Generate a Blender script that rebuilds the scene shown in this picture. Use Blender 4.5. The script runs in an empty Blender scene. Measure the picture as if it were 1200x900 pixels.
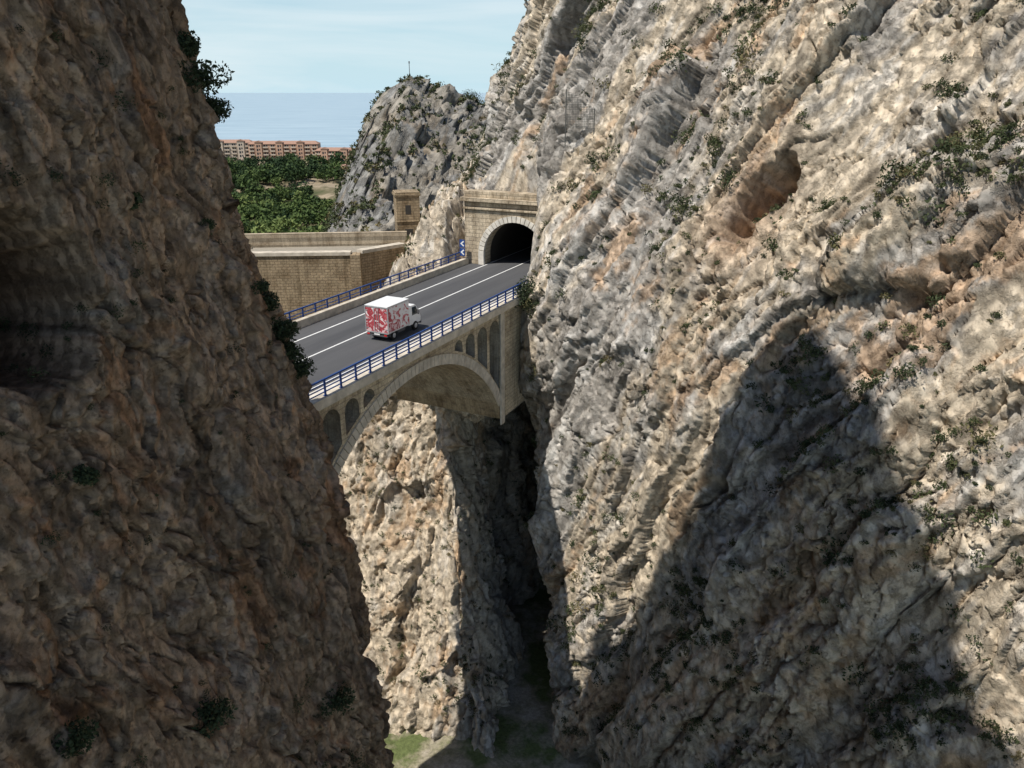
import bpy, math, numpy as np
from mathutils import Vector, Matrix
rng=np.random.default_rng(7)
sc=bpy.context.scene
# ------------------------------------------------------------ noise helpers
def hsh(ix,iy,iz,seed):
    with np.errstate(over='ignore'):
        h=(ix.astype(np.int64)*374761393+iy.astype(np.int64)*668265263+iz.astype(np.int64)*2147483647+seed*1274126177)&0xffffffff
        h=h.astype(np.uint64)
        h=((h^(h>>np.uint64(13)))*np.uint64(1274126177))&np.uint64(0xffffffff)
        h=((h^(h>>np.uint64(16)))*np.uint64(2246822519))&np.uint64(0xffffffff)
        h=h^(h>>np.uint64(15))
    return h.astype(np.float64)/4294967295.0
def vnoise(p,seed=0):
    i=np.floor(p); f=p-i; f=f*f*f*(f*(f*6-15)+10)
    i=i.astype(np.int64); x,y,z=i[:,0],i[:,1],i[:,2]; r=0
    for dx in (0,1):
        wx=f[:,0] if dx else 1-f[:,0]
        for dy in (0,1):
            wy=f[:,1] if dy else 1-f[:,1]
            for dz in (0,1):
                wz=f[:,2] if dz else 1-f[:,2]
                r=r+wx*wy*wz*hsh(x+dx,y+dy,z+dz,seed)
    return r*2-1
ROT=np.array([[.36,.48,-.8],[-.8,.6,0],[.48,.64,.6]])
def fbm(p,oct=5,seed=0,gain=.5,ridged=False):
    a=1;s=0;t=0;q=p.copy()
    for o in range(oct):
        v=vnoise(q,seed+o*17)
        if ridged: v=1-2*np.abs(v)
        s=s+a*v;t+=a;a*=gain;q=(q@ROT.T)*2.03+7.1
    return s/t
def facets(p,seed=0,fade=.12):
    i=np.floor(p).astype(np.int64); best=np.full(len(p),9e9); sec=best.copy()
    bc=np.zeros((len(p),3)); bi=np.zeros((len(p),3),np.int64)
    for dx in (-1,0,1):
        for dy in (-1,0,1):
            for dz in (-1,0,1):
                c=i+np.array([dx,dy,dz]); x,y,z=c[:,0],c[:,1],c[:,2]
                o=np.stack([hsh(x,y,z,seed+1),hsh(x,y,z,seed+2),hsh(x,y,z,seed+3)],1)
                fp=c+o; d=((p-fp)**2).sum(1)
                m=d<best
                sec=np.where(m,best,np.minimum(sec,d)); best=np.where(m,d,best)
                bc[m]=fp[m]; bi[m]=c[m]
    x,y,z=bi[:,0],bi[:,1],bi[:,2]
    g=np.stack([hsh(x,y,z,seed+5),hsh(x,y,z,seed+6),hsh(x,y,z,seed+7)],1)*2-1
    c=np.sqrt(sec)-np.sqrt(best)
    v=(hsh(x,y,z,seed+4)*2-1)*.5+((p-bc)*g).sum(1)*1.1
    return v*(1-fade*4*(1-sstep(0,.12,c))*.7), c
def sstep(a,b,x):
    t=np.clip((x-a)/(b-a),0,1); return t*t*(3-2*t)
def cracks(p,w,seed):
    """thin meandering fissures: zero lines of a smooth noise"""
    return 1-sstep(0,w,np.abs(fbm(p,3,seed,.45)))
def albedo(P,Q,grey,cream,ochre,seed,a1=0.0,a2=.2,dark=.5,ks=1.0,pal=.5,oc=.7):
    grey,cream,ochre=[np.array(c)[None] for c in (grey,cream,ochre)]
    n1=fbm(Q*.2*ks,4,seed)+.25*fbm(P*.9*ks,3,seed+5)
    c=grey+(cream-grey)*sstep(a1-.13,a1+.15,n1)[:,None]
    n2=fbm(Q*.42*ks,5,seed+11,.6)+.3*fbm(P*1.2*ks,4,seed+13,.65);c=c+(ochre-c)*(oc*sstep(a2,a2+.22,n2))[:,None]
    n4=fbm(Q*.9*ks+9,4,seed+31,.65);pale=np.array([[.62,.60,.56]])*cream.max()/.56;c=c+(pale-c)*(pal*sstep(.05,.35,n4))[:,None]
    n3=fbm(Q*1.5*ks,4,seed+23,.65);c=c*(1-dark*sstep(.02,.38,n3))[:,None]
    return np.clip(c,0,.8)
# ------------------------------------------------------------ mesh helpers
def link(ob,parent=None):
    sc.collection.objects.link(ob)
    if parent: ob.parent=parent
    return ob
def empty(name):
    e=bpy.data.objects.new(name,None); e.empty_display_size=.5; return link(e)
def quadmesh(name,V,F,mats,smooth=True,parent=None,attr=None,M=None,alb=None):
    V=np.asarray(V,np.float32);F=np.asarray(F,np.int32);k=F.shape[1]
    me=bpy.data.meshes.new(name)
    me.vertices.add(len(V));me.vertices.foreach_set('co',V.ravel())
    me.loops.add(F.size);me.loops.foreach_set('vertex_index',F.ravel())
    me.polygons.add(len(F));me.polygons.foreach_set('loop_start',np.arange(0,F.size,k,dtype=np.int32))
    me.polygons.foreach_set('loop_total',np.full(len(F),k,np.int32))
    me.polygons.foreach_set('use_smooth',np.full(len(F),smooth))
    me.update(calc_edges=True)
    if attr is not None:
        a=me.attributes.new('tint','FLOAT','POINT');a.data.foreach_set('value',np.asarray(attr,np.float32))
    if alb is not None:
        a=me.attributes.new('albedo','FLOAT_COLOR','POINT');a.data.foreach_set('color',np.concatenate([alb,np.ones((len(alb),1))],1).astype(np.float32).ravel())
    for m in (mats if isinstance(mats,list) else [mats]): me.materials.append(m)
    ob=bpy.data.objects.new(name,me)
    if M is not None: ob.matrix_world=M
    return link(ob,parent)
class B:
    """collects boxes / prisms into one mesh"""
    def __init__(s): s.V=[];s.F=[];s.M=[]
    def add(s,vs,fs,m=0):
        o=len(s.V);s.V+= [tuple(v) for v in vs]
        for f in fs: s.F.append([o+i for i in f]);s.M.append(m)
    def box(s,x0,x1,y0,y1,z0,z1,m=0):
        s.add([(x0,y0,z0),(x1,y0,z0),(x1,y1,z0),(x0,y1,z0),(x0,y0,z1),(x1,y0,z1),(x1,y1,z1),(x0,y1,z1)],
              [(3,2,1,0),(4,5,6,7),(0,1,5,4),(1,2,6,5),(2,3,7,6),(3,0,4,7)],m)
    def cyl(s,c,r,h,axis='y',n=20,m=0,r2=None):
        r2=r if r2 is None else r2; vs=[]
        for k,(rr,hh) in enumerate(((r,-h/2),(r2,h/2))):
            for i in range(n):
                a=2*math.pi*i/n;u,w=rr*math.cos(a),rr*math.sin(a)
                vs.append({'y':(c[0]+u,c[1]+hh,c[2]+w),'z':(c[0]+u,c[1]+w,c[2]+hh),'x':(c[0]+hh,c[1]+u,c[2]+w)}[axis])
        fs=[(i,(i+1)%n,n+(i+1)%n,n+i) for i in range(n)]+[tuple(range(n))[::-1],tuple(range(n,2*n))]
        s.add(vs,fs,m)
    def prism(s,prof,y0,y1,m=0):
        n=len(prof)
        s.add([(x,y0,z) for x,z in prof]+[(x,y1,z) for x,z in prof],
              [(i,(i+1)%n,n+(i+1)%n,n+i) for i in range(n)]+[tuple(range(n))[::-1],tuple(range(n,2*n))],m)
    def make(s,name,mats,parent=None,M=None,bevel=0,smooth=False):
        me=bpy.data.meshes.new(name);me.from_pydata(s.V,[],s.F)
        for m in (mats if isinstance(mats,list) else [mats]): me.materials.append(m)
        me.polygons.foreach_set('material_index',s.M);me.update()
        import bmesh
        bm=bmesh.new();bm.from_mesh(me);bmesh.ops.recalc_face_normals(bm,faces=bm.faces);bm.to_mesh(me);bm.free()
        ob=bpy.data.objects.new(name,me)
        if M is not None: ob.matrix_world=M
        if bevel:
            b=ob.modifiers.new('b','BEVEL');b.width=bevel;b.segments=2;b.limit_method='ANGLE'
        return link(ob,parent)
def grid_faces(nr,nc):
    i=np.arange(nr-1)[:,None]*nc+np.arange(nc-1)[None,:]
    return np.stack([i,i+1,i+nc+1,i+nc],-1).reshape(-1,4)
def surf(ctrl,segc,segr,sm):
    ctrl=np.array(ctrl,float)
    def up(A,segs):
        out=[]
        for k,n in enumerate(segs):
            t=np.arange(n)/n; out.append(A[k][None]*(1-t)[:,None,None]+A[k+1][None]*t[:,None,None])
        out.append(A[-1][None]); return np.concatenate(out,0)
    G=up(ctrl,segr); G=up(G.transpose(1,0,2),segc).transpose(1,0,2)
    def blur(A,w):
        for _ in range(3):
            P=np.concatenate([np.repeat(A[:1],w,0),A,np.repeat(A[-1:],w,0)],0)
            c=np.cumsum(np.concatenate([np.zeros_like(P[:1]),P],0),0)
            A=(c[2*w+1:]-c[:-2*w-1])/(2*w+1)
        return A
    G=blur(G,sm[0]); G=blur(G.transpose(1,0,2),sm[1]).transpose(1,0,2)
    return G
def normals(G):
    du=np.gradient(G,axis=1);dv=np.gradient(G,axis=0)
    n=np.cross(du,dv);n/= (np.linalg.norm(n,axis=2,keepdims=True)+1e-9);return n
# ------------------------------------------------------------ materials
class N:
    def __init__(s,name):
        s.m=bpy.data.materials.new(name);s.m.use_nodes=True;s.t=s.m.node_tree;s.t.nodes.clear()
        s.out=s.n('ShaderNodeOutputMaterial');s.b=s.n('ShaderNodeBsdfPrincipled');s.l(s.b.outputs[0],s.out.inputs[0])
        s.b.inputs['Specular IOR Level'].default_value=.25
        s.tc=s.n('ShaderNodeTexCoord')
    def n(s,t,**k):
        x=s.t.nodes.new(t)
        for a,b in k.items(): setattr(x,a,b)
        return x
    def l(s,a,b): s.t.links.new(a,b)
    def map(s,sc=(1,1,1),rot=(0,0,0),src=None):
        m=s.n('ShaderNodeMapping');m.inputs['Scale'].default_value=sc;m.inputs['Rotation'].default_value=rot
        s.l(src or s.tc.outputs['Object'],m.inputs[0]);return m.outputs[0]
    def noise(s,scale,detail=6,rough=.55,v=None,dist=0):
        x=s.n('ShaderNodeTexNoise');x.inputs['Scale'].default_value=scale;x.inputs['Detail'].default_value=detail
        x.inputs['Roughness'].default_value=rough;x.inputs['Distortion'].default_value=dist
        s.l(v or s.tc.outputs['Object'],x.inputs['Vector']);return x.outputs[0]
    def vor(s,scale,v=None,feature='F1'):
        x=s.n('ShaderNodeTexVoronoi',feature=feature);x.inputs['Scale'].default_value=scale
        s.l(v or s.tc.outputs['Object'],x.inputs['Vector']);return x.outputs[0]
    def ramp(s,f,stops,interp='LINEAR'):
        r=s.n('ShaderNodeValToRGB');r.color_ramp.interpolation=interp;e=r.color_ramp.elements
        while len(e)<len(stops): e.new(.5)
        for i,(p,c) in enumerate(stops):
            e[i].position=p;e[i].color=(*c,1) if len(c)==3 else c
        s.l(f,r.inputs[0]);return r.outputs[0]
    def gray(s,f,a,b,lo,hi):
        m=s.n('ShaderNodeMapRange');m.inputs[1].default_value=a;m.inputs[2].default_value=b;m.inputs[3].default_value=lo;m.inputs[4].default_value=hi
        s.l(f,m.inputs[0]);return m.outputs[0]
    def mix(s,f,a,b,mode='MIX'):
        m=s.n('ShaderNodeMix',data_type='RGBA',blend_type=mode)
        if isinstance(f,(int,float)): m.inputs[0].default_value=f
        else: s.l(f,m.inputs[0])
        for k,v in ((6,a),(7,b)):
            if isinstance(v,tuple): m.inputs[k].default_value=(*v,1)
            else: s.l(v,m.inputs[k])
        return m.outputs[2]
    def math(s,op,a,b=0.0):
        m=s.n('ShaderNodeMath',operation=op)
        for k,v in ((0,a),(1,b)):
            if isinstance(v,(int,float)): m.inputs[k].default_value=v
            else: s.l(v,m.inputs[k])
        return m.outputs[0]
    def bump(s,h,st,dist,prev=None):
        b=s.n('ShaderNodeBump');b.inputs['Strength'].default_value=st;b.inputs['Distance'].default_value=dist
        s.l(h,b.inputs['Height'])
        if prev: s.l(prev,b.inputs['Normal'])
        s.l(b.outputs[0],s.b.inputs['Normal']);return b.outputs[0]
    def col(s,c):
        if isinstance(c,tuple): s.b.inputs['Base Color'].default_value=(*c,1)
        else: s.l(c,s.b.inputs['Base Color'])
    def rough(s,v): s.b.inputs['Roughness'].default_value=v
def simple(name,c,rough=.6,metal=0,var=.12,scale=3,bump=0):
    m=N(name);f=m.noise(scale,3)
    lo=tuple(x*(1-var) for x in c);hi=tuple(min(1,x*(1+var)) for x in c)
    m.col(m.ramp(f,[(.3,lo),(.7,hi)]));m.rough(rough);m.b.inputs['Metallic'].default_value=metal
    if bump: m.bump(f,.4,bump)
    return m.m
def rock(name,bd=.3,fine=1.0,lo=.5):
    m=N(name);at=m.n('ShaderNodeAttribute');at.attribute_name='albedo'
    n4=m.noise(2.2*fine,6,.78)
    m.col(m.mix(1.0,at.outputs['Color'],m.ramp(n4,[(.34,(lo,lo*.96,lo*.92)),(.44,(.9,.89,.88)),(.58,(1.08,1.075,1.07)),(.72,(1.35,1.33,1.30))]),'MULTIPLY'))
    m.b.inputs['Roughness'].default_value=.95;m.b.inputs['Specular IOR Level'].default_value=.1
    # fractured relief: warped, upright cell pattern added to the grain
    wv=m.n('ShaderNodeVectorMath',operation='MULTIPLY_ADD')
    cmb=m.n('ShaderNodeCombineXYZ')
    for k in range(3): m.l(n4,cmb.inputs[k])
    m.l(cmb.outputs[0],wv.inputs[0]);wv.inputs[1].default_value=(.9/fine,.6/fine,.9/fine);m.l(m.map((1,1,.5)),wv.inputs[2])
    vo=m.vor(1.5*fine,wv.outputs[0])
    h=m.math('ADD',n4,m.math('MULTIPLY',vo,-.55))
    m.bump(h,1.0,bd);return m.m
def masonry(name,c1,c2,mort,axis='x',bw=.8,bh=.4):
    m=N(name);sp=m.n('ShaderNodeSeparateXYZ');m.l(m.tc.outputs['Object'],sp.inputs[0])
    cb=m.n('ShaderNodeCombineXYZ')
    m.l(sp.outputs[{'x':0,'y':1,'b':0}[axis]],cb.inputs[0]);m.l(sp.outputs[2 if axis!='b' else 1],cb.inputs[1])
    br=m.n('ShaderNodeTexBrick');m.l(cb.outputs[0],br.inputs[0]);br.inputs['Scale'].default_value=1
    br.inputs['Color1'].default_value=(*c1,1);br.inputs['Color2'].default_value=(*c2,1);br.inputs['Mortar'].default_value=(*mort,1)
    br.inputs['Mortar Size'].default_value=.035;br.inputs['Brick Width'].default_value=bw;br.inputs['Row Height'].default_value=bh;br.inputs['Mortar Smooth'].default_value=.4
    f=m.noise(.5,5,.7);f2=m.noise(6,3,.7);f3=m.noise(1,4,.7,v=m.map((1.2,1.2,.12)))
    c=m.mix(1.0,br.outputs[0],m.ramp(f,[(.32,(.58,.52,.45)),(.5,(.95,.93,.9)),(.65,(1.14,1.12,1.08))]),'MULTIPLY')
    c=m.mix(1.0,c,m.ramp(f2,[(.3,(.72,.72,.72)),(.7,(1.18,1.18,1.18))]),'MULTIPLY')
    c=m.mix(1.0,c,m.ramp(f3,[(.35,(.62,.60,.57)),(.52,(1,1,1))]),'MULTIPLY')
    m.col(c);m.rough(.9);m.bump(m.math('ADD',m.math('SUBTRACT',1.0,br.outputs['Fac']),f2),.6,.06);return m.m
M_rock=rock('limestone',.30,1.0,.5);M_rockn=rock('limestone_near',.20,1.7,.48);M_hill=rock('limestone_hill',.9,.3,.5)
M_conc=simple('beige_concrete',(.54,.48,.39),.85,scale=1.5,var=.25)
M_concL=simple('light_concrete',(.60,.56,.49),.85,scale=1.2,var=.22)
M_blue=simple('blue_paint',(.02,.06,.22),.4,var=.25,scale=5)
M_white=simple('road_paint',(.74,.74,.72),.7,var=.14,scale=6)
a=N('asphalt');f=a.noise(.25,4,.6,v=a.map((.12,1.2,1)));g=a.noise(40,2,.7)
a.col(a.mix(1.0,a.ramp(f,[(.3,(.062,.063,.067)),(.7,(.115,.115,.118))]),a.ramp(g,[(.3,(.8,.8,.8)),(.7,(1.15,1.15,1.15))]),'MULTIPLY'));a.rough(.85);M_asph=a.m
M_mas=masonry('bridge_masonry',(.62,.53,.38),(.54,.46,.335),(.42,.36,.28),'x',.7,.35)
M_masP=masonry('portal_masonry',(.54,.455,.34),(.45,.38,.285),(.29,.25,.19),'y',.8,.4)
M_barrel=masonry('vault_masonry',(.45,.385,.29),(.40,.345,.26),(.34,.29,.23),'b',1.0,.5)  # bridge masonry in darker tones; the arch underside's shade is in the colour
M_wall=masonry('old_wall_masonry',(.40,.31,.205),(.31,.245,.16),(.23,.18,.12),'x',.6,.3)
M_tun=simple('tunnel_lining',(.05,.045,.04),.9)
# ------------------------------------------------------------ camera, light, sky
cam=bpy.data.cameras.new('camera');co=bpy.data.objects.new('camera',cam);link(co)
co.location=(0,0,17);co.rotation_euler=(math.radians(90-20.7),0,0)
cam.sensor_width=36;cam.lens=36*906/1200;cam.clip_end=200000;sc.camera=co
S=Vector((-.40,-.342,.85)).normalized()
sun=bpy.data.lights.new('sun','SUN');sun.energy=5.0;sun.angle=math.radians(.53);sun.color=(1,.95,.87)
so=bpy.data.objects.new('sun',sun);link(so);so.rotation_euler=S.to_track_quat('Z','Y').to_euler();so.location=(-50,-30,120)
w=bpy.data.worlds.new('World');sc.world=w;w.use_nodes=True;nt=w.node_tree;nt.nodes.clear()
wo=nt.nodes.new('ShaderNodeOutputWorld');bg=nt.nodes.new('ShaderNodeBackground');sk=nt.nodes.new('ShaderNodeTexSky')
sk.sky_type='NISHITA';sk.sun_disc=False;sk.sun_elevation=math.asin(S.z);sk.sun_rotation=math.atan2(S.x,S.y);sk.air_density=1.0;sk.dust_density=.3;sk.ozone_density=2.5
bg.inputs[1].default_value=.10
tc=nt.nodes.new('ShaderNodeTexCoord');mp=nt.nodes.new('ShaderNodeMapping');mp.inputs['Scale'].default_value=(1.5,1.5,12)
nz=nt.nodes.new('ShaderNodeTexNoise');nz.inputs['Scale'].default_value=1.6;nz.inputs['Detail'].default_value=6;nz.inputs['Roughness'].default_value=.55;nz.inputs['Distortion'].default_value=.6
mr=nt.nodes.new('ShaderNodeMapRange');mr.inputs[1].default_value=.40;mr.inputs[2].default_value=.64;mr.inputs[4].default_value=.8
mx=nt.nodes.new('ShaderNodeMix');mx.data_type='RGBA';mx.inputs[7].default_value=(7.9,8.9,9.3,1)
sx=nt.nodes.new('ShaderNodeSeparateXYZ');hz=nt.nodes.new('ShaderNodeMapRange');hz.inputs[1].default_value=0;hz.inputs[2].default_value=.35;hz.inputs[3].default_value=.92;hz.inputs[4].default_value=.0
hm=nt.nodes.new('ShaderNodeMix');hm.data_type='RGBA';hm.inputs[7].default_value=(5.7,8.0,9.1,1)
cf=nt.nodes.new('ShaderNodeMath');cf.operation='MULTIPLY'
L=nt.links.new
L(tc.outputs['Generated'],mp.inputs[0]);L(tc.outputs['Generated'],sx.inputs[0]);L(sx.outputs[2],hz.inputs[0]);L(hz.outputs[0],hm.inputs[0]);L(sk.outputs[0],hm.inputs[6])
L(mp.outputs[0],nz.inputs['Vector']);L(nz.outputs[0],mr.inputs[0]);L(mr.outputs[0],cf.inputs[0]);L(hz.outputs[0],cf.inputs[1]);L(cf.outputs[0],mx.inputs[0]);L(hm.outputs[2],mx.inputs[6]);L(mx.outputs[2],bg.inputs[0]);L(bg.outputs[0],wo.inputs[0])
sc.view_settings.view_transform='Standard';sc.view_settings.look='None';sc.view_settings.exposure=0
# ------------------------------------------------------------ road frame: local x = along road, y = to the left, z up
d=Vector((.438,.899,0)).normalized();nn=Vector((d.y,-d.x,0))
RM=Matrix(((d.x,-nn.x,0,0),(d.y,-nn.y,0,0),(0,0,1,0),(0,0,0,1)))
dn=np.array([d.x,d.y]);ln=np.array([-nn.x,-nn.y])
def toroad(P): return P[...,0]*dn[0]+P[...,1]*dn[1], P[...,0]*ln[0]+P[...,1]*ln[1]
TL,TR,TS=34.3,3.6,1.05
# ------------------------------------------------------------ right-hand cliff
tau=np.array([.57,-.82])
def rrow(z,C,A,Bp,D,E):
    C=np.array(C,float)
    pts=[C+tau*90,C+tau*45,C+tau*22,C,A,Bp,D,E]
    return [(p[0],p[1],z) for p in pts]
R=[rrow(-50,(6.2,57),(6.5,64),(6.5,72),(6,85),(6,105)),
   rrow(-20,(2,65),(3,70),(4,76),(4,88),(4,105)),
   rrow(-3,(.9,68.5),(3.2,72),(4.3,77),(1,84),(0,105)),
   rrow(0,(1.0,69),(4.4,76.5),(.8,81),(-4.4,84),(-5,105)),
   rrow(6.2,(2.2,70.3),(4.6,77),(.8,81.2),(-4.2,84.4),(-5,105)),
   rrow(9,(2.9,71.6),(4,77),(-.3,81.8),(-3.4,87),(-4,107)),
   rrow(26,(8,76),(5.7,80),(3.6,84),(2.4,89),(2,110)),
   rrow(75,(22,94),(20,97),(18,101),(17,106),(17,125))]
G=surf(R,[60,220,180,40,32,34,36],[195,120,16,36,18,145,70],(5,5))
Nn=normals(G)
nr,nc=G.shape[:2];P=G.reshape(-1,3)
e1=np.array([-.57*.40,.82*.40,-.92]);e1/=np.linalg.norm(e1);e3=np.array([-.75,-.5,.4]);e3-=e3.dot(e1)*e1;e3/=np.linalg.norm(e3);e2=np.cross(e3,e1)
Wp=np.stack([fbm(P/7,3,s) for s in (101,102,103)],1);W2=np.stack([fbm(P/1.5,3,s) for s in (104,105,106)],1)
Pw=P+Wp*1.6+W2*.16
Q=np.stack([Pw@e1*.2,Pw@e2,Pw@e3*.6],1);Q2=np.stack([Pw@e1*.45,Pw@e2,Pw@e3],1)
Qs=np.stack([Pw@e1*.08,Pw@e2,Pw@e3*.5],1)
f1,c1=facets(Q/6,11,.15);f2,c2=facets(Q/2.3,21,.08);f3,c3=facets(Q2/1.0,31,0);f4,c4=facets(Pw/np.array([.5,.5,.7]),41,0)
rough_=.5+.75*sstep(-.15,.3,fbm(P/6,3,78));slab=sstep(-.25,.2,fbm(P/8,2,79))
D=1.5*fbm(P/19,3,1)+1.5*f1+.6*f2*(.35+.65*slab)+(.38*f3+.19*f4+.15*fbm(P/1.1,5,70,gain=.72))*rough_
rg=sstep(-.1,.35,fbm(P/9,2,77))
D-=(.45*(1-sstep(0,.05,c1))+.2*(1-sstep(0,.06,c2)))*rg+.5*cracks(Q/3.6,.02,91)+.35*cracks(Pw/4,.018,93)+.2*cracks(Qs/2.4,.03,95)*rg
def hollow(c,axis,rl,rs,depth):
    global D
    v=P-np.array(c);ax=np.array(axis,float);ax/=np.linalg.norm(ax);al=v@ax;pr=np.linalg.norm(v-al[:,None]*ax,axis=1)
    D=D-depth*sstep(1,.5,np.sqrt((al/rl)**2+(pr/rs)**2)+.35*W2[:,0]+.3*Wp[:,1])
hollow((16.2,53.2,8.5),e1,8,1.8,3.8)
hollow((25.5,50,20),e1,4,1.5,2.6)
hollow((4.5,69,-8),e1,3,1.3,1.5)
hollow((13,57,16),e1,3,.9,1.5);hollow((22,44,0),e1,4,1.0,1.6);hollow((9,61,-3),e1,4,.9,1.3)
s_,l_=toroad(P)
near=np.sqrt(((s_-71)/9)**2+((l_-35)/9)**2+((P[:,2]-3)/8)**2)
mk=.12+.88*sstep(.75,1.5,near)
m2=1-.7*np.exp(-((s_-63)**2/9+(l_-29)**2/9+P[:,2]**2/40))
D=D*mk*m2
PR=P+Nn.reshape(-1,3)*D[:,None]*(-1 if Nn.reshape(-1,3)[:,0].mean()>0 else 1)
F=grid_faces(nr,nc);fc=PR[F].mean(1);fs,fl=toroad(fc)
kill=(fs>60)&(fl>29.6)&(fl<38.4)&(fc[:,2]>-.9)&(fc[:,2]<5.2)
A_=albedo(P,Q,(.405,.375,.335),(.60,.51,.39),(.53,.355,.215),1000,-.10,.13,.38,1.0,.5,.65)
st_=fbm(Qs*1.1,5,1050,.65);A_=A_*(1-.34*sstep(.02,.35,st_)+.10*sstep(0,-.35,st_))[:,None]
hol_=np.exp(-(((P-np.array([16.2,53.2,8.5]))/np.array([2.5,2.5,4]))**2).sum(1));A_=A_+(np.array([[.45,.28,.17]])-A_)*(.75*hol_)[:,None]
quadmesh('cliff',PR,F[~kill],M_rock,alb=np.clip(A_,0,.8))
GR=PR.reshape(nr,nc,3)
# ------------------------------------------------------------ left-hand cliff (camera side)
def lrow(z,p): return [(q[0],q[1],z if len(q)<3 else q[2]) for q in p]
Lr=[lrow(-46,[(-16,-30),(-13,3),(-9,18),(-6,27),(-3.4,33.5),(-5,37.5),(-26,32),(-60,24)]),
    lrow(-19,[(-18,-30),(-15,3),(-11.5,18),(-9,27),(-6.6,33.5),(-8.5,37.2),(-27,32),(-60,24)]),
    lrow(0,[(-20,-30),(-17,3),(-13,18),(-10.6,27),(-8.9,33.5),(-10.5,37.2),(-27,32),(-60,24)]),
    lrow(9,[(-20.5,-30),(-17.5,3),(-14,18),(-11.9,27),(-10.8,33.5),(-12.5,37),(-28,32),(-60,24)]),
    lrow(18,[(-21,-30),(-18.5,3),(-15,18),(-13,27),(-12.1,33),(-14.5,36.5),(-30,31),(-60,23)]),
    lrow(24,[(-22,-30),(-19,3),(-15.7,17),(-13.9,25),(-13.7,31.5),(-17,34.5),(-31,29),(-60,20)]),
    lrow(50,[(-23,-30),(-19.5,0),(-17,9),(-16,17),(-16,24),(-18.5,25.5),(-33,18),(-60,8)]),  # rows from here up are out of view, shaped for their cast shadow
    lrow(78,[(-24,-30,76),(-20,-10,78),(-18.5,-1,78),(-17.2,9,79),(-16.6,17.5,78),(-18.5,18,75),(-34,7,70),(-60,-6,68)]),
    lrow(86,[(-26,-32,88),(-21,-14,88),(-20,-4,87),(-18.8,4,86),(-18.2,12.5,85),(-21,13,81),(-36,1,78),(-60,-10,74)]),
    lrow(87,[(-60,-34,90),(-60,-22,90),(-60,-18,90),(-60,-14,90),(-60,-10,90),(-60,-10,86),(-60,-12,80),(-62,-14,76)])]
G=surf(Lr,[36,140,135,100,38,40,16],[120,165,115,105,55,50,50,24,12],(5,4))
Nn=normals(G).reshape(-1,3);nr,nc=G.shape[:2];P=G.reshape(-1,3)
sg=1 if Nn[(P[:,1]<25)&(P[:,2]<20),0].mean()>0 else -1
Wp=np.stack([fbm(P/4,3,s) for s in (201,202,203)],1);W2=np.stack([fbm(P/.9,3,s) for s in (204,205,206)],1)
Pw=P+Wp*1.2+W2*.1
Q=Pw@np.array([[1,0,0],[0,1,.25],[0,-.08,.27]]).T
Qv=Pw@np.array([[1,0,0],[0,1,.2],[0,-.04,.12]]).T
f0,c0=facets(Q/4.5,141,.2);f1,c1=facets(Q/1.9,111,.12);f2,c2=facets(Pw/np.array([.9,.9,1.3]),121,.05);f3,c3=facets(Pw/np.array([.36,.36,.5]),131,0)
D=.9*fbm(P/8,3,81)+.7*f0+.36*f1+.21*f2+.10*f3+.13*fbm(P/.8,6,170,gain=.74)
D-=.6*cracks(Q/2.6,.025,191)+.32*cracks(Pw/2.5,.02,193)*sstep(-.2,.2,fbm(P/3,2,9))+.3*(1-sstep(0,.04,c0))+.35*cracks(Qv/1.5,.03,197)*sstep(-.1,.25,fbm(P/5,2,19))
def hol(c,r,depth,e=.6):
    v=(P-np.array(c))/np.array(r);return depth*sstep(1,e,np.linalg.norm(v,axis=1)+.14*W2[:,1])
hc=hol((-13.4,21.3,11.4),(5,2.3,2.7),1.0,.8)
D=D*(1-.5*hc)-5*hc
D-=hol((-10.2,24.5,-3.5),(3,.8,1.6),.8,.2)+hol((-11,29,4),(3,.6,2.5),.7,.2)+hol((-12.5,19,2),(3,.5,2.5),.6,.2)
PL=P+Nn*sg*D[:,None]
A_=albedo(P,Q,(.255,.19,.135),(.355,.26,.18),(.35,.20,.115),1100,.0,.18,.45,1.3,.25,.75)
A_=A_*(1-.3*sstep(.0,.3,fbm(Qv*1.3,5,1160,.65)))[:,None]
A_=A_+(np.array([[.13,.075,.05]])-A_)*(.85*hc)[:,None]  # cave: reddish stain, darkened further so its shade sits in the colour
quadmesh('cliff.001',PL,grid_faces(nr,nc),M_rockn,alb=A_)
GL=PL.reshape(nr,nc,3)
# ------------------------------------------------------------ rock massif behind / below the bridge
Mr=[[(-60,60,-46),(-30,62,-46),(-14,62,-46),(-1,56,-46),(0,72,-46),(6,95,-46)],
    [(-60,68,-27),(-35,70,-27),(-17,70,-27),(-4.7,66,-27),(-3.5,79,-27),(4,98,-27)],
    [(-60,74,-17),(-35,75,-17),(-18.5,75,-17),(-6.3,71.5,-17),(-4,76,-17),(5,98,-17)],
    [(-60,76,-12),(-35,77,-12),(-19,77.5,-12),(-7.3,71.5,-12),(-2.6,67.5,-12),(6,80,-12)],
    [(-60,77,-10),(-35,78,-10),(-19.5,78,-10),(-8.3,72.3,-9.3),(-3,66.8,-9.0),(5,76,-8)],
    [(-60,79,-9),(-35,79,-9),(-20,79.3,-8.5),(-9.8,75.5,-3),(-4.5,72.5,-3),(5,78,-3)],
    [(-60,84,-8),(-35,84,-8),(-20,84,-7),(-10.5,81,-.8),(-7,80,-.8),(4,84,-.8)],
    [(-60,150,-14),(-35,150,-13),(-22,140,-10),(-12,110,-1),(-9,112,-1),(-6,115,-1)]]
G=surf(Mr,[40,70,150,90,40],[150,70,45,20,40,20,30],(4,4))
Nn=normals(G).reshape(-1,3);nr,nc=G.shape[:2];P=G.reshape(-1,3)
sg=1 if Nn[(P[:,2]<-20)&(P[:,0]<-8),1].mean()<0 else -1
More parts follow.
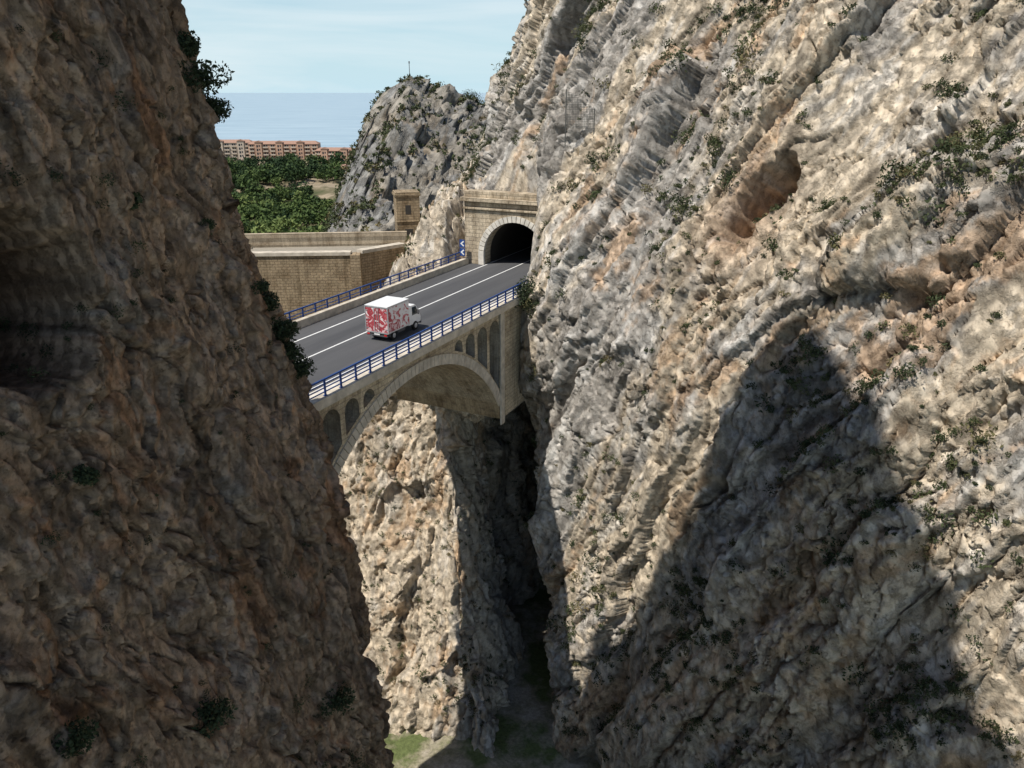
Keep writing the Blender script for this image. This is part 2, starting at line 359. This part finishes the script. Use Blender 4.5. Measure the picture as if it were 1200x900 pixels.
Wp=np.stack([fbm(P/5,3,s) for s in (301,302,303)],1);W2=np.stack([fbm(P/1.1,3,s) for s in (304,305,306)],1)
Pw=P+Wp*1.1+W2*.12;Q=Pw*np.array([1,1,.25])
f1,c1=facets(Q/4.5,211,.1);f2,c2=facets(Q/1.7,221,.05);f3,c3=facets(Pw/np.array([.7,.7,1.1]),231,0)
D=1.6*fbm(P/12,3,181)+1.6*f1+.65*f2+.26*f3+.16*fbm(P/1.0,5,270,gain=.72)-.5*cracks(Q/3,.03,291)
s_,l_=toroad(P)
D*=1-.85*sstep(42.5,40.5,l_)*sstep(-10,-5,P[:,2])
top=sstep(-6,-2,P[:,2]);D*=1-.6*top
PM=P+Nn*sg*D[:,None]
s_,l_=toroad(PM);inr=(l_<41)&(l_>27)&(PM[:,2]>-.8);PM[inr,2]=-.8
quadmesh('cliff.002',PM,grid_faces(nr,nc),M_rock,alb=albedo(P,Q,(.44,.39,.32),(.60,.51,.39),(.52,.36,.22),1200,-.15,.15,.3,1,.35));GM=PM.reshape(nr,nc,3)
# rock outcrop beside the portal
xs=np.linspace(-17,1,170);ys=np.linspace(77,104,220);X,Y=np.meshgrid(xs,ys);P=np.stack([X,Y,0*X],-1)
s_,l_=toroad(P)
H=np.interp(X,[-17,-13,-9.6,-4.5,0],[-6,-1.8,4,7.6,9])
H=np.minimum(H,(l_-41.2)*2.6-.6);H=np.minimum(H,-2+(Y-78)*1.1)
back=(s_>72.8)&(l_<41.2);H=np.where(back,np.minimum(np.interp(X,[-13,-9.6,-4.5,0],[-1.8,4,7.6,9]),(s_-72.8)*3),H)
Pf=np.stack([X,Y,H],-1).reshape(-1,3);f1,cc=facets(Pf/2.2,311);f2,_=facets(Pf/.8,321)
msk=np.maximum(sstep(41,43,l_),sstep(72.8,75,s_))
H=H+(1.1*f1+.45*f2+.3*fbm(Pf/1.2,5,330)-.3*(1-sstep(0,.1,cc))).reshape(H.shape)*msk
lo=(l_<41.1)&(s_<72.7);H[lo]=np.minimum(H[lo],-.7)
bore=(l_<39)&(l_>29.5)&(s_>72.5);H[bore]=np.maximum(H[bore],5.6)
PO=np.stack([X,Y,H],-1);F=grid_faces(*H.shape);fc=PO.reshape(-1,3)[F].mean(1);fs,fl=toroad(fc)
F=F[~((fl<39.4)&(fc[:,2]<5.4))]
quadmesh('rock_outcrop',PO.reshape(-1,3),F,M_rock,alb=albedo(Pf,Pf,(.42,.375,.31),(.58,.50,.39),(.48,.34,.21),1300,-.12,.2,.35))
# ------------------------------------------------------------ terrain sheet
xs=np.concatenate([np.linspace(-1500,-300,24),np.linspace(-295,60,260),np.linspace(65,1500,40)])
ys=np.concatenate([np.linspace(-80,30,15),np.linspace(32,130,100),np.linspace(134,800,180),np.linspace(810,1500,30)])
X,Y=np.meshgrid(xs,ys);P=np.stack([X,Y,0*X],-1).reshape(-1,3)
gor=-43.5+np.clip((-13-X)*.85,0,31)
val=np.interp(Y,[120,190,300,370,480,560,650,740],[-14,-30,-52,-56,-51,-44,-39,-39])+(9*fbm(P/75,3,400)+3*fbm(P/22,2,405)).reshape(X.shape)*sstep(140,300,Y)*sstep(690,560,Y)
val=val-np.clip(Y-735,0,260)*.28
t=sstep(104,128,Y)
Z=gor*(1-t)+val*t+(.5*fbm(P/4,4,410)).reshape(X.shape)
t_=N('ground');sp=t_.n('ShaderNodeSeparateXYZ');t_.l(t_.tc.outputs['Object'],sp.inputs[0])
n1=t_.noise(.22,4,.6);n2=t_.noise(3,4,.7)
gg=t_.ramp(n1,[(.40,(.44,.39,.31)),(.50,(.28,.26,.17)),(.58,(.13,.16,.06))])
vv=t_.ramp(t_.noise(.03,4,.65),[(.38,(.07,.085,.035)),(.5,(.16,.14,.08)),(.58,(.36,.29,.20))])
c=t_.mix(t_.gray(sp.outputs[1],100,130,0,1),gg,vv);c=t_.mix(1.0,c,t_.ramp(n2,[(.3,(.6,.6,.6)),(.7,(1.2,1.2,1.2))]),'MULTIPLY')
t_.col(c);t_.rough(.95);t_.bump(n2,.7,.2)
quadmesh('ground',np.stack([X,Y,Z],-1).reshape(-1,3),grid_faces(*Z.shape),t_.m)
TX,TY,TZ=xs,ys,Z
def ter(x,y):
    i=np.clip(np.searchsorted(TX,x)-1,0,len(TX)-2);j=np.clip(np.searchsorted(TY,y)-1,0,len(TY)-2)
    u=(x-TX[i])/(TX[i+1]-TX[i]);v=(y-TY[j])/(TY[j+1]-TY[j])
    return TZ[j,i]*(1-u)*(1-v)+TZ[j,i+1]*u*(1-v)+TZ[j+1,i]*(1-u)*v+TZ[j+1,i+1]*u*v
s=N('sea_water')
wv=s.noise(1,5,.7,v=s.map((.0035,.02,1)));s.col(s.ramp(wv,[(.35,(.27,.38,.45)),(.7,(.46,.56,.61))]));s.rough(.5)  # distance haze painted in: base colour made paler than the water
quadmesh('sea',[(-60000,850,-88),(60000,850,-88),(60000,90000,-88),(-60000,90000,-88)],[(0,1,2,3)],s.m)
# rocky hill in the distance
xs=np.linspace(-62,70,340);ys=np.linspace(118,290,340);X,Y=np.meshgrid(xs,ys)
prof=np.interp(X,[-62,-50,-46,-42,-38,-34,-31,-28.5,-25,-18,-14,-11,-4,20,70],[-40,-26,-18,-7,3,12,17.0,18.6,20,17.5,15,15.5,12.5,22,30])
fr=np.interp(Y,[118,135,150,165,180,192,200,215,290],[-34,-26,-21,-13,-5.5,-1.2,0,-3,-45])
P=np.stack([X,Y,0*X],-1).reshape(-1,3)
H=prof+fr*np.clip((prof+40)/50,.35,1.2)
Pf=np.stack([X,Y,H],-1).reshape(-1,3);Wf=np.stack([fbm(Pf/8,3,s) for s in (440,441,442)],1)*2.5
f1,c1=facets((Pf+Wf)/np.array([6,6,16]),411);f2,c2=facets((Pf+Wf)/np.array([2.4,2.4,5]),421,.05)
dd=(2.8*f1+1.4*f2+1.0*fbm(Pf/5,5,430,gain=.65)-1.2*(1-sstep(0,.1,c1))).reshape(H.shape)
H=H+dd*np.clip(.5+np.abs(Y-200)/40,0,1)
PH=np.stack([X+dd*.6,Y,H],-1).reshape(-1,3);QH=PH*np.array([.3,.3,.12])
quadmesh('rocky_hill',PH,grid_faces(*H.shape),M_hill,alb=albedo(PH*.3,QH*2,(.25,.245,.23),(.34,.31,.26),(.29,.23,.16),1400,.0,.2,.35,1,.15))
HX,HY,HZ=xs,ys,H
b=B();b.cyl((0,0,2),.08,6.5,'z',8);b.cyl((0,0,5.0),.16,.5,'z',8)
b.make('antenna_mast',simple('grey_metal',(.2,.2,.2),.5,.6),M=Matrix.Translation((-24.6,200,18.6)))
# ------------------------------------------------------------ foliage
def leafmat(name,c1,c2,c3):
    m=N(name);at=m.n('ShaderNodeAttribute');at.attribute_name='tint'
    m.col(m.ramp(at.outputs['Fac'],[(0,c1),(.5,c2),(1,c3)]));m.rough(.8)
    return m.m
M_shrub=leafmat('shrub_leaves',(.03,.042,.018),(.07,.085,.035),(.19,.145,.07))
M_bush=leafmat('bush_leaves',(.018,.026,.013),(.04,.055,.023),(.08,.10,.04))
M_pine=leafmat('pine_leaves',(.022,.045,.016),(.075,.115,.03),(.19,.23,.07))
def clumps(name,C,Rr,tint,M,leaf,mat,flat=.8,parent=None,lobes=5,sd=.06):
    n=len(C);C=np.asarray(C,float);Rr=np.asarray(Rr,float)
    lob=rng.normal(size=(n,lobes,3));lob/=np.linalg.norm(lob,axis=2,keepdims=True);lob*=rng.uniform(.15,.6,(n,lobes,1));lob[...,2]*=.7
    li=rng.integers(0,lobes,(n,M));o=np.take_along_axis(lob,li[...,None].repeat(3,2),1)
    v=rng.normal(size=(n,M,3));v/=np.linalg.norm(v,axis=2,keepdims=True);v*=rng.uniform(.2,1,(n,M,1))**.5*.45
    pos=(o+v);pos[...,2]=pos[...,2]*flat+.2
    pos=C[:,None]+pos*Rr[:,None,None]
    a=rng.normal(size=(n,M,3));a/=np.linalg.norm(a,axis=2,keepdims=True)
    b=np.cross(a,rng.normal(size=(n,M,3)));b/=np.linalg.norm(b,axis=2,keepdims=True)
    sz=(leaf*rng.uniform(.5,1.3,(n,M)))[...,None]*(Rr[:,None,None]**.5)
    a=a*sz;b=b*sz*.5
    V=np.stack([pos-a,pos+b,pos+a,pos-b],2).reshape(-1,3)
    T=np.clip(tint[:,None]+rng.normal(0,sd,(n,M)),0,1).repeat(4,axis=1).reshape(-1)
    F=np.arange(len(V)).reshape(-1,4)
    return quadmesh(name,V,F,mat,smooth=False,attr=T,parent=parent)
def scatter(Gd,n,lo,hi,thr,seed,pw=1,bias=.25):
    q=normals(Gd).reshape(-1,3);P=Gd.reshape(-1,3);q=q*(1 if (q[:,2].mean()>0) else -1)
    du=np.gradient(Gd,axis=1);dv=np.gradient(Gd,axis=0);area=np.linalg.norm(np.cross(du,dv),axis=2).ravel()
    mn=fbm(P/7,3,seed)*.5+fbm(P/1.6,3,seed+3)*.5
    ok=np.all((P>np.array(lo))&(P<np.array(hi)),axis=1)&(q[:,2]>thr)
    wgt=np.where(ok,np.clip(mn+bias,0,1)**1.2*np.clip(q[:,2]+.25,.02,2)**pw*area,0)
    r=np.random.default_rng(seed);i=r.choice(len(P),n,p=wgt/wgt.sum());return P[i]
A=scatter(GR,3300,(-8,22,-42),(42,100,30),.1,501,2.6,.16)
s_,l_=toroad(A);A=A[~((l_>28)&(l_<42)&(s_>58)&(A[:,2]<8))]
clumps('cliff_shrubs',A,rng.lognormal(-.72,.55,len(A)).clip(.18,1.9),rng.beta(1.2,2.4,len(A)),120,.10,M_shrub)
A=scatter(GL,420,(-17,12,-30),(0,38,24),-.3,601,.8,.1);clumps('cliff_shrubs.001',A,rng.lognormal(-1.1,.5,len(A)).clip(.1,.9),rng.beta(1.5,3,len(A)),140,.055,M_bush)
A=scatter(GM,900,(-25,50,-42),(4,95,0),.05,701);clumps('cliff_shrubs.002',A,rng.lognormal(-1.0,.5,len(A)).clip(.2,1.0),rng.beta(1.6,2,len(A)),50,.12,M_shrub)
A=scatter(PO,160,(-16,78,-1),(0,100,9),.3,702);A=A[toroad(A)[1]>42];clumps('cliff_shrubs.003',A,rng.lognormal(-1.0,.4,len(A)),rng.beta(2,2,len(A)),46,.14,M_shrub)
Gh=np.stack(np.meshgrid(HX,HY)+[HZ],-1);A=scatter(Gh,3400,(-60,130,-25),(10,230,40),.3,801,1,.2);clumps('hill_scrub',A,rng.lognormal(-.1,.45,len(A)).clip(.4,2.2),rng.beta(1.3,2.0,len(A)),30,.28,M_shrub)
def snap(Gd,p):
    Q=Gd.reshape(-1,3);return Q[np.argmin(((Q-np.array(p))**2).sum(1))]
def bush(Gd,p,r,m=500,t=.4):
    q=snap(Gd,p);clumps('bush',[q+np.array([0,0,-.1*r])],[r],np.array([t]),m,.08,M_bush,lobes=9)
bush(GR,(2.8,67.5,0),2.6,1800,.3);bush(GR,(3.2,67.2,-1.2),1.8,1100,.3)
for p,r in (((-12.4,33.5,17.6),1.5),((-11.9,34.5,16.8),1.1),((-12.7,33,18.6),1.0)): bush(GL,p,r,1800,.25)
for p,r in (((-10.9,35,6.5),1.3),((-10.3,35,5.2),1.3),((-9.9,35.5,4),1.0),((-11.3,34.8,7.8),.9)): bush(GL,p,r,1500,.3)
for p,r in (((-11.5,26,-.5),.8),((-10.5,22,-4),1.2),((-12.5,20.5,6),.6),((-12,31,12),.6),((-10.3,33,9),.6),((-12,17,-1),.9),((-8.5,29,-10),1.2),((-10,17.5,-8),1.4),((-13,26.5,13.5),.7),((-13.3,21,15.4),.5)): bush(GL,p,r,1000)
bush(GR,(18,50,8),1.5,900,.6);bush(GR,(12,56,-18),.9);bush(GR,(28,40,20),2.2,1200,.6);bush(GR,(9,64,8),1.6,900,.7)
bush(Gh,(-10,200,17),4.0,900);bush(Gh,(-6,200,16),3,500)
n=1500;py=300+rng.random(n)*345;px=-py*rng.uniform(.13,.40,n);pz=ter(px,py)
big=fbm(np.stack([px,py,0*px],1)/45,3,900);k=big>-.12;px,py,pz,big=px[k],py[k],pz[k],big[k];r=rng.lognormal(1.45,.38,len(px)).clip(2,9)
pe=empty('pine_forest')
clumps('crowns',np.stack([px,py,pz+2.4+r*.35],1),r*1.25,np.clip(.52+rng.normal(0,.24,len(px))+.2*np.sin(px/31+py/57)-.3*sstep(450,600,py),0,1),200,.36,M_pine,flat=.85,parent=pe,lobes=9,sd=.07)
tb=B()
for x,y,z,rr in zip(px[:500],py[:500],pz[:500],r[:500]):
    tb.add([(x-.15,y-.15,z-.5),(x+.15,y-.15,z-.5),(x,y+.2,z-.5),(x-.07,y,z+3+rr*.4),(x+.07,y,z+3+rr*.4),(x,y+.08,z+3+rr*.4)],[(0,1,4,3),(1,2,5,4),(2,0,3,5)])
tb.make('trunks',simple('bark',(.12,.08,.05),.9),pe)
# ------------------------------------------------------------ apartment buildings
M_or=simple('orange_render',(.48,.31,.22),.85,scale=.3);M_cr=simple('cream_render',(.54,.45,.36),.85,scale=.3);M_gl=simple('window_glass',(.03,.04,.05),.15);M_tile=simple('roof_tiles',(.36,.22,.16),.9,scale=1)
def apartment(x,y,z,wd,dp,fl,rot,mw):
    e=empty('apartment_building');e.location=(x,y,z);e.rotation_euler=(0,0,rot);h=fl*3.1
    wl=B();wl.box(-wd/2,wd/2,0,dp,-6,h);bays=int(wd//5.5)
    for i in range(bays):
        cx=-wd/2+(i+.5)*wd/bays
        if i%3==1: wl.box(cx-wd/bays*.48,cx+wd/bays*.48,-1.6,-.003,-6,h+1.4)
    o=wl.make('walls',mw,e)
    wn=B();bl=B();rf=B()
    for i in range(bays):
        cx=-wd/2+(i+.5)*wd/bays;y0=-1.6 if i%3==1 else 0
        for f in range(fl):
            z0=f*3.1
            wn.box(cx-1.5,cx-.2,y0-.06,y0+.2,z0+.5,z0+2.4);wn.box(cx+.5,cx+1.5,y0-.06,y0+.2,z0+1,z0+2.4)
            if i%3!=1: bl.box(cx-2.2,cx+2.2,-1.3,-.01,z0-.1,z0+.08);bl.box(cx-2.2,cx+2.2,-1.3,-1.2,z0+.08,z0+1.0)
        if i%3==1: rf.prism([(cx-wd/bays*.55,h+1.41),(cx+wd/bays*.55,h+1.41),(cx,h+3)],-2,3)
    rf.add([(-wd/2-.5,-.6,h+.01),(wd/2+.5,-.6,h+.01),(wd/2+.5,dp+.6,h+.01),(-wd/2-.5,dp+.6,h+.01),(-wd/2+3,dp/2,h+2.4),(wd/2-3,dp/2,h+2.4)],[(0,1,5,4),(1,2,5),(2,3,4,5),(3,0,4),(3,2,1,0)])
    wn.make('windows',M_gl,e);bl.make('balconies',M_cr,e);rf.make('roof',M_tile,e)
apartment(-200,705,-38,60,14,4,.05,M_or)
apartment(-150,680,-42,34,14,4,-.1,M_or)
apartment(-246,705,-37,36,14,4,.1,M_cr)
apartment(-128,600,-43,14,10,2,.3,M_cr)
# ------------------------------------------------------------ bridge
br=empty('arch_bridge')
RR,s0,zc=14.6,44.0,-16.5
def curve_solid(outer,holes,half):
    cu=bpy.data.curves.new('c','CURVE');cu.dimensions='2D';cu.fill_mode='BOTH';cu.extrude=half
    for pts in [outer]+holes:
        sp=cu.splines.new('POLY');sp.points.add(len(pts)-1)
        for q,(x,y) in zip(sp.points,pts): q.co=(x,y,0,1)
        sp.use_cyclic_u=True
    ob=bpy.data.objects.new('tmp',cu);sc.collection.objects.link(ob)
    dg=bpy.context.evaluated_depsgraph_get();me=bpy.data.meshes.new_from_object(ob.evaluated_get(dg))
    bpy.data.objects.remove(ob);return me
def arc(cx,cz,r,a0,a1,n): return [(cx+r*math.cos(a0+(a1-a0)*i/n),cz+r*math.sin(a0+(a1-a0)*i/n)) for i in range(n+1)]
hs=12.6;a=math.asin(hs/RR)
intr=arc(s0,zc,RR,math.pi/2-a,math.pi/2+a,48)
zs=intr[0][1]
outer=[(14,-.55),(14,-14),(s0-hs-1.2,-14),(s0-hs-.3,zs-.01)]+intr[::-1]+[(s0+hs+.2,zs-.01),(s0+hs+.6,-10.6),(62,-10.6),(62,-.55)]
holes=[]
ext=lambda x:zc+math.sqrt((RR+1.0)**2-(x-s0)**2)
for sg_ in (-1,1):
    for dx,wv_ in ((4.3,.5),(5.9,.62),(7.75,.74),(9.8,.84),(11.95,.88)):
        c=s0+sg_*dx;xa,xb=c-wv_,c+wv_;topz=-1.1
        pts=[(xa,ext(xa)+.05)]+[(xb,ext(xb)+.05)]
        if max(ext(xa),ext(xb))>topz-.35: continue
        spg=max(topz-wv_,max(ext(xa),ext(xb))+.1);ry=topz-spg
        pts+=[(c+wv_*math.cos(t),spg+ry*math.sin(t)) for t in np.linspace(0,math.pi,13)]
        holes.append(pts)
me=curve_solid(outer,holes,5.55)
co_=[v.co.copy() for v in me.vertices]
for v,c in zip(me.vertices,co_): v.co=(c.x,34.5-c.z,c.y)
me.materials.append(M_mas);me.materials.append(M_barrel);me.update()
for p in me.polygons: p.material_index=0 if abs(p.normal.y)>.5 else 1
ob=bpy.data.objects.new('spandrel_walls',me);ob.matrix_world=RM;link(ob,br)
rb=B()
for ya,yb in ((28.83,28.96),(40.04,40.17)):
    n=60
    for i in range(n):
        a0=math.pi/2-a+2*a*i/n;a1=a0+2*a/n-.004
        q=[(s0+r*math.cos(t),zc+r*math.sin(t)) for r,t in ((RR+.003,a0),(RR+.003,a1),(RR+.8,a1),(RR+.8,a0))]
        rb.prism(q,ya,yb)
rb.make('arch_ring',M_conc,br,RM)
db=B()
db.box(12,71,28.55,40.5,-.55,-.12);db.box(12,71,28.35,28.95,-.40,.16);db.box(12,71,40.1,40.7,-.4,.1)
for x in (31.2,57.2): db.box(x-.35,x+.35,28.75,28.88,-11,-.56)
db.make('deck_slab',M_conc,br,RM)
ab=B();ab.box(62.003,71,28.9,40.3,-10,-.56);ab.make('abutment',M_mas,br,RM)
b=B();b.box(12,150,29.75,39.6,-.11,0);rd=b.make('road',M_asph,M=RM)
b=B()
b.box(14,150,37.63,37.78,.004,.008);b.box(14,150,30.25,30.4,.004,.008)
b.box(14,150,34.42,34.56,.004,.008)
b.make('lane_markings',M_white,rd);rd.children[0].matrix_world=RM
bpy.context.view_layer.update()
b=B();b.box(12,70.9,28.953,29.745,-.1,.15);b.make('sidewalk',M_concL,M=RM,bevel=.02)
b=B();b.box(12,70.9,39.62,40.05,-.1,.62);b.make('concrete_barrier',M_conc,M=RM,bevel=.04)
def railing(y,z0,sa,sb,h):
    b=B();x=sa
    while x<=sb:
        b.box(x-.05,x+.05,y-.05,y+.05,z0,z0+h);b.box(x-.12,x+.12,y-.09,y+.09,z0,z0+.03);x+=1.5
    for k,zz in enumerate((.25,.5,.75,h-.03)):
        r=.03 if k<3 else .05
        b.box(sa-.05,sb+.05,y-r,y+r,z0+zz-r,z0+zz+r)
    b.make('railing',M_blue,M=RM)
railing(28.62,.162,14,65,1.05);railing(40.38,.102,14,70.5,1.15)
# ------------------------------------------------------------ tunnel portal
tp=empty('tunnel_portal')
PT=6.5
ar=[(TL+TR*math.cos(t),TS+TR*math.sin(t)) for t in np.linspace(0,math.pi,40)]
me=curve_solid([(29.0,-.8),(29.0,PT),(40.1,PT),(40.1,-.8),(TL+TR,-.8)]+ar+[(TL-TR,-.8)],[],.75)
co_=[v.co.copy() for v in me.vertices]
for v,c in zip(me.vertices,co_): v.co=(71.8+c.z,c.x,c.y)
me.materials.append(M_masP);me.update();ob=bpy.data.objects.new('facade',me);ob.matrix_world=RM;link(ob,tp)
b=B();n=25
for i in range(n):
    a0=math.pi*i/n;a1=a0+math.pi/n-.02
    q=[(TL+r*math.cos(t),TS+r*math.sin(t)) for r,t in ((TR-.02,a0),(TR-.02,a1),(TR+.6,a1),(TR+.6,a0))]
    b.add([(70.93,y,z) for y,z in q]+[(71.3,y,z) for y,z in q],[(0,1,2,3),(7,6,5,4),(0,4,5,1),(1,5,6,2),(2,6,7,3),(3,7,4,0)])
for yy in (TL-TR-.29,TL+TR+.29): 
    for k in range(3): b.box(70.93,71.3,yy-.31,yy+.31,k*.35+.003,k*.35+.345)
b.make('voussoirs',M_concL,tp,RM)
b=B();b.box(70.6,72.8,28.8,40.4,PT+.003,PT+.4);b.box(70.8,71.04,29.1,40.2,PT-.8,PT-.6);b.box(71.2,72.6,29.0,40.2,PT+.403,PT+1.0)
b.make('cornice',M_masP,tp,RM,bevel=.04)
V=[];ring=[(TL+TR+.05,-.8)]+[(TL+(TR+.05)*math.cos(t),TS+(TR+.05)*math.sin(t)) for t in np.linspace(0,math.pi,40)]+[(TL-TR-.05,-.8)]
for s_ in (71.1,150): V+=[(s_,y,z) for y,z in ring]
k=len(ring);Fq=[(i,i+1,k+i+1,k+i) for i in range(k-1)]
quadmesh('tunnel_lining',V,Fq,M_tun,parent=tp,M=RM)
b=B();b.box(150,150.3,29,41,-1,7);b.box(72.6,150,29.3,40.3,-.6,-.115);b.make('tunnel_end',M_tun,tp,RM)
sg2=empty('traffic_sign')
b=B();b.box(70.2,70.26,39.7,40.3,.9,1.7);b.box(70.2,70.26,39.7,40.3,1.8,2.6);b.make('panels',M_blue,sg2,RM)
b=B()
for z0 in (.9,1.8):
    b.add([(70.19,40.2,z0+.4),(70.19,39.85,z0+.7),(70.19,39.75,z0+.6),(70.19,40.0,z0+.4),(70.19,39.75,z0+.2),(70.19,39.85,z0+.1)],[(0,1,2,3),(0,3,4,5)])
b.make('arrows',M_white,sg2,RM)
b=B();b.cyl((70.3,40.0,1.3),.04,2.7,'z',10);b.make('post',simple('galvanised',(.4,.4,.4),.4,.7),sg2,RM)
# ------------------------------------------------------------ retaining wall & gate tower on the old road
rw=empty('retaining_wall')
def wallseg(x0,y0,x1,y1,th,z0,z1,name,mat,proud=0):
    L_=math.hypot(x1-x0,y1-y0);a=math.atan2(y1-y0,x1-x0)
    b=B();b.box(0,L_,-proud,th,z0,z1)
    return b.make(name,mat,rw,Matrix.Translation((x0,y0,0))@Matrix.Rotation(a,4,'Z'))
wallseg(-42,79.6,-17,81,1.2,-12,.9,'lower_wall',M_wall)
wallseg(-16.4,81.5,-12,86,1.2,-12,.9,'return_wall',M_wall)
wallseg(-17.0,80.7,-16,80.8,1.2,-12,1.0,'buttress',M_wall,.25)
wallseg(-42,79.6,-17,81,.9,.903,1.25,'coping',M_conc,.15)
wallseg(-16.0,81.9,-12,86,.9,.903,1.25,'coping_return',M_conc,.15)
wallseg(-42,85.5,-12,88.4,.7,-1,2.1,'upper_parapet',M_masP)
b=B();b.add([(-42,80.5,.6),(-17,81.9,.6),(-11,87.6,.6),(-11,89,.6),(-42,86.5,.6)],[(0,1,2,3,4)]);b.make('old_road',simple('gravel',(.30,.27,.22),.9))
tw=empty('stone_tower');TM=Matrix.Translation((-12.2,91,0))@Matrix.Rotation(.25,4,'Z')
b=B();b.box(-1.35,1.35,-1.3,-.7,-3,5.9);b.box(-1.35,-.75,-.697,1.3,-3,5.9);b.box(.75,1.35,-.697,1.3,-3,5.9);b.box(-.747,.747,.7,1.3,-3,5.9)
b.make('walls',M_wall,tw,TM,bevel=.05)
b=B();b.box(-1.5,1.5,-1.45,1.45,5.903,6.15);b.box(-1.4,1.4,-1.35,1.35,6.153,6.35);b.box(-1.46,1.46,-1.41,-1.303,3.0,3.15);b.make('cornice',M_wall,tw,TM,bevel=.04)
b=B();b.box(-.3,.3,-1.33,-1.31,3.9,4.9);b.box(-.45,.45,-1.33,-1.31,.3,2.2);b.make('opening_shade',M_tun,tw,TM)  # dark panels set on the wall front in place of shaded holes
# ------------------------------------------------------------ rockfall net on the cliff
q=snap(GR,(6.6,69.7,14.5));b=B()
for i in range(19): b.box(-1.2+i*.133-.014,-1.2+i*.133+.014,-.009,.009,0,3-i*.08)
for i in range(22): b.box(-1.2,1.2-max(0,i*.135-1.6)*1.6,-.03,-.012,i*.135,i*.135+.028)
b.box(-1.27,-1.2,-.05,.05,-1.5,3.1);b.box(1.2,1.27,-.05,.05,-1.5,1.6);b.make('rockfall_net',simple('rusty_steel',(.12,.12,.11),.6,.4),M=Matrix.Translation(tuple(q+np.array([-1.1,-1.0,-.3])))@Matrix.Rotation(-.3,4,'Z'))
# ------------------------------------------------------------ delivery truck (drives away, towards the tunnel)
tk=empty('box_truck')
KM=RM@Matrix.Translation((44.1,32.35,0.009))@Matrix.Scale(.93,4)
M_tw=simple('truck_white',(.74,.74,.73),.35,var=.06)
g=N('truck_livery');sp=g.n('ShaderNodeSeparateXYZ');g.l(g.tc.outputs['Object'],sp.inputs[0])
f=g.noise(1.4,4,.6,v=g.map((1,1,1.1)),dist=1.0);z_=g.gray(sp.outputs[2],.9,2.7,.07,-.03);xx=g.gray(sp.outputs[0],.02,2.2,.03,-.13)
f=g.math('ADD',g.math('ADD',f,z_),xx);g.col(g.ramp(f,[(.45,(.70,.67,.66)),(.47,(.52,.19,.20)),(.52,(.38,.06,.07)),(.60,(.30,.03,.045)),(.63,(.62,.44,.44))]));g.rough(.45);M_liv=g.m
M_blk=simple('rubber',(.02,.02,.02),.8);M_gla=simple('cab_glass',(.02,.03,.035),.08);M_dk=simple('chassis_grey',(.08,.08,.085),.6)
M_red=simple('tail_light',(.5,.02,.02),.3);M_alu=simple('aluminium',(.55,.56,.57),.35,.6)
b=B();b.box(0,3.0,-1.03,1.03,.72,2.78);b.make('cargo_box',M_liv,tk,KM,bevel=.03)
b=B();b.box(-.02,3.02,-1.05,1.05,2.783,2.84)
b.make('box_roof',M_tw,tk,KM,bevel=.02)
b=B()
for y in (-1.04,1.04):b.box(-.03,.05,y-.035,y+.035,.7,2.82)
b.box(-.03,.04,-1,1,.66,.76);b.box(-.03,.04,-1,1,2.70,2.78);b.box(-.022,-.002,-.015,.015,.77,2.69)
for y in (-.2,.2):b.box(-.05,-.025,y-.015,y+.015,.8,2.66)
for z in (1.0,1.7,2.4):
    b.box(-.035,-.003,-.98,-.8,z,z+.06);b.box(-.035,-.003,.8,.98,z,z+.06)
for y in (-1.06,1.04): b.box(.05,2.98,y,y+.02,.7,.78);b.box(.05,2.98,y,y+.02,2.7,2.77)
b.make('box_frame',M_alu,tk,KM)
cab=B()
prof=[(3.1,.5),(4.85,.5),(4.9,.95),(4.75,1.25),(4.25,2.02),(4.05,2.12),(3.1,2.12)]
cab.prism(prof,-.9,.9);o=cab.make('cab',M_tw,tk,KM,bevel=.06)
b=B();b.prism([(3.6,1.28),(4.53,1.28),(4.15,1.95),(3.6,1.95)],-.915,-.895);b.prism([(3.6,1.28),(4.53,1.28),(4.15,1.95),(3.6,1.95)],.895,.915)
b.add([(4.74,-.78,1.32),(4.74,.78,1.32),(4.32,.72,1.98),(4.32,-.72,1.98)],[(0,1,2,3)]);b.make('cab_windows',M_gla,tk,KM)
b=B();b.box(.1,4.75,-.4,-.28,.45,.66);b.box(.1,4.75,.28,.4,.45,.66);b.box(-.06,.04,-.95,.95,.42,.52);b.box(4.8,4.97,-.88,.88,.35,.6)
b.box(1.4,2.4,-.98,-.93,.42,.68);b.box(1.4,2.4,.93,.98,.42,.68)
for x in (.35,1.35):b.box(x,x+.03,-.98,-.6,.35,.7);b.box(x,x+.03,.6,.98,.35,.7)
b.box(4.15,4.23,-1.18,-.92,1.4,1.44);b.box(4.13,4.19,-1.22,-1.05,1.3,1.7);b.box(4.15,4.23,.92,1.18,1.4,1.44);b.box(4.13,4.19,1.05,1.22,1.3,1.7);b.make('chassis',M_dk,tk,KM)
b=B()
for x in (.88,4.0):
    for y in (-.84,.84): b.cyl((x,y,.36),.36,.24,'y',28)
for y in (-.6,.6): b.cyl((.88,y,.36),.35,.2,'y',28)
b.make('tyres',M_blk,tk,KM,bevel=.03)
b=B()
for x in (.88,4.0):
    for y in (-.965,.965): b.cyl((x,y,.36),.2,.02,'y',20);b.cyl((x,y*1.01,.36),.07,.04,'y',12)
b.make('wheel_rims',M_alu,tk,KM)
b=B();b.box(-.075,-.061,-.92,-.68,.5,.62);b.box(-.075,-.061,.68,.92,.5,.62);b.make('tail_lights',M_red,tk,KM)
b=B();b.box(-.075,-.062,-.26,.26,.53,.64);b.make('number_plate',M_tw,tk,KM)
print('done')
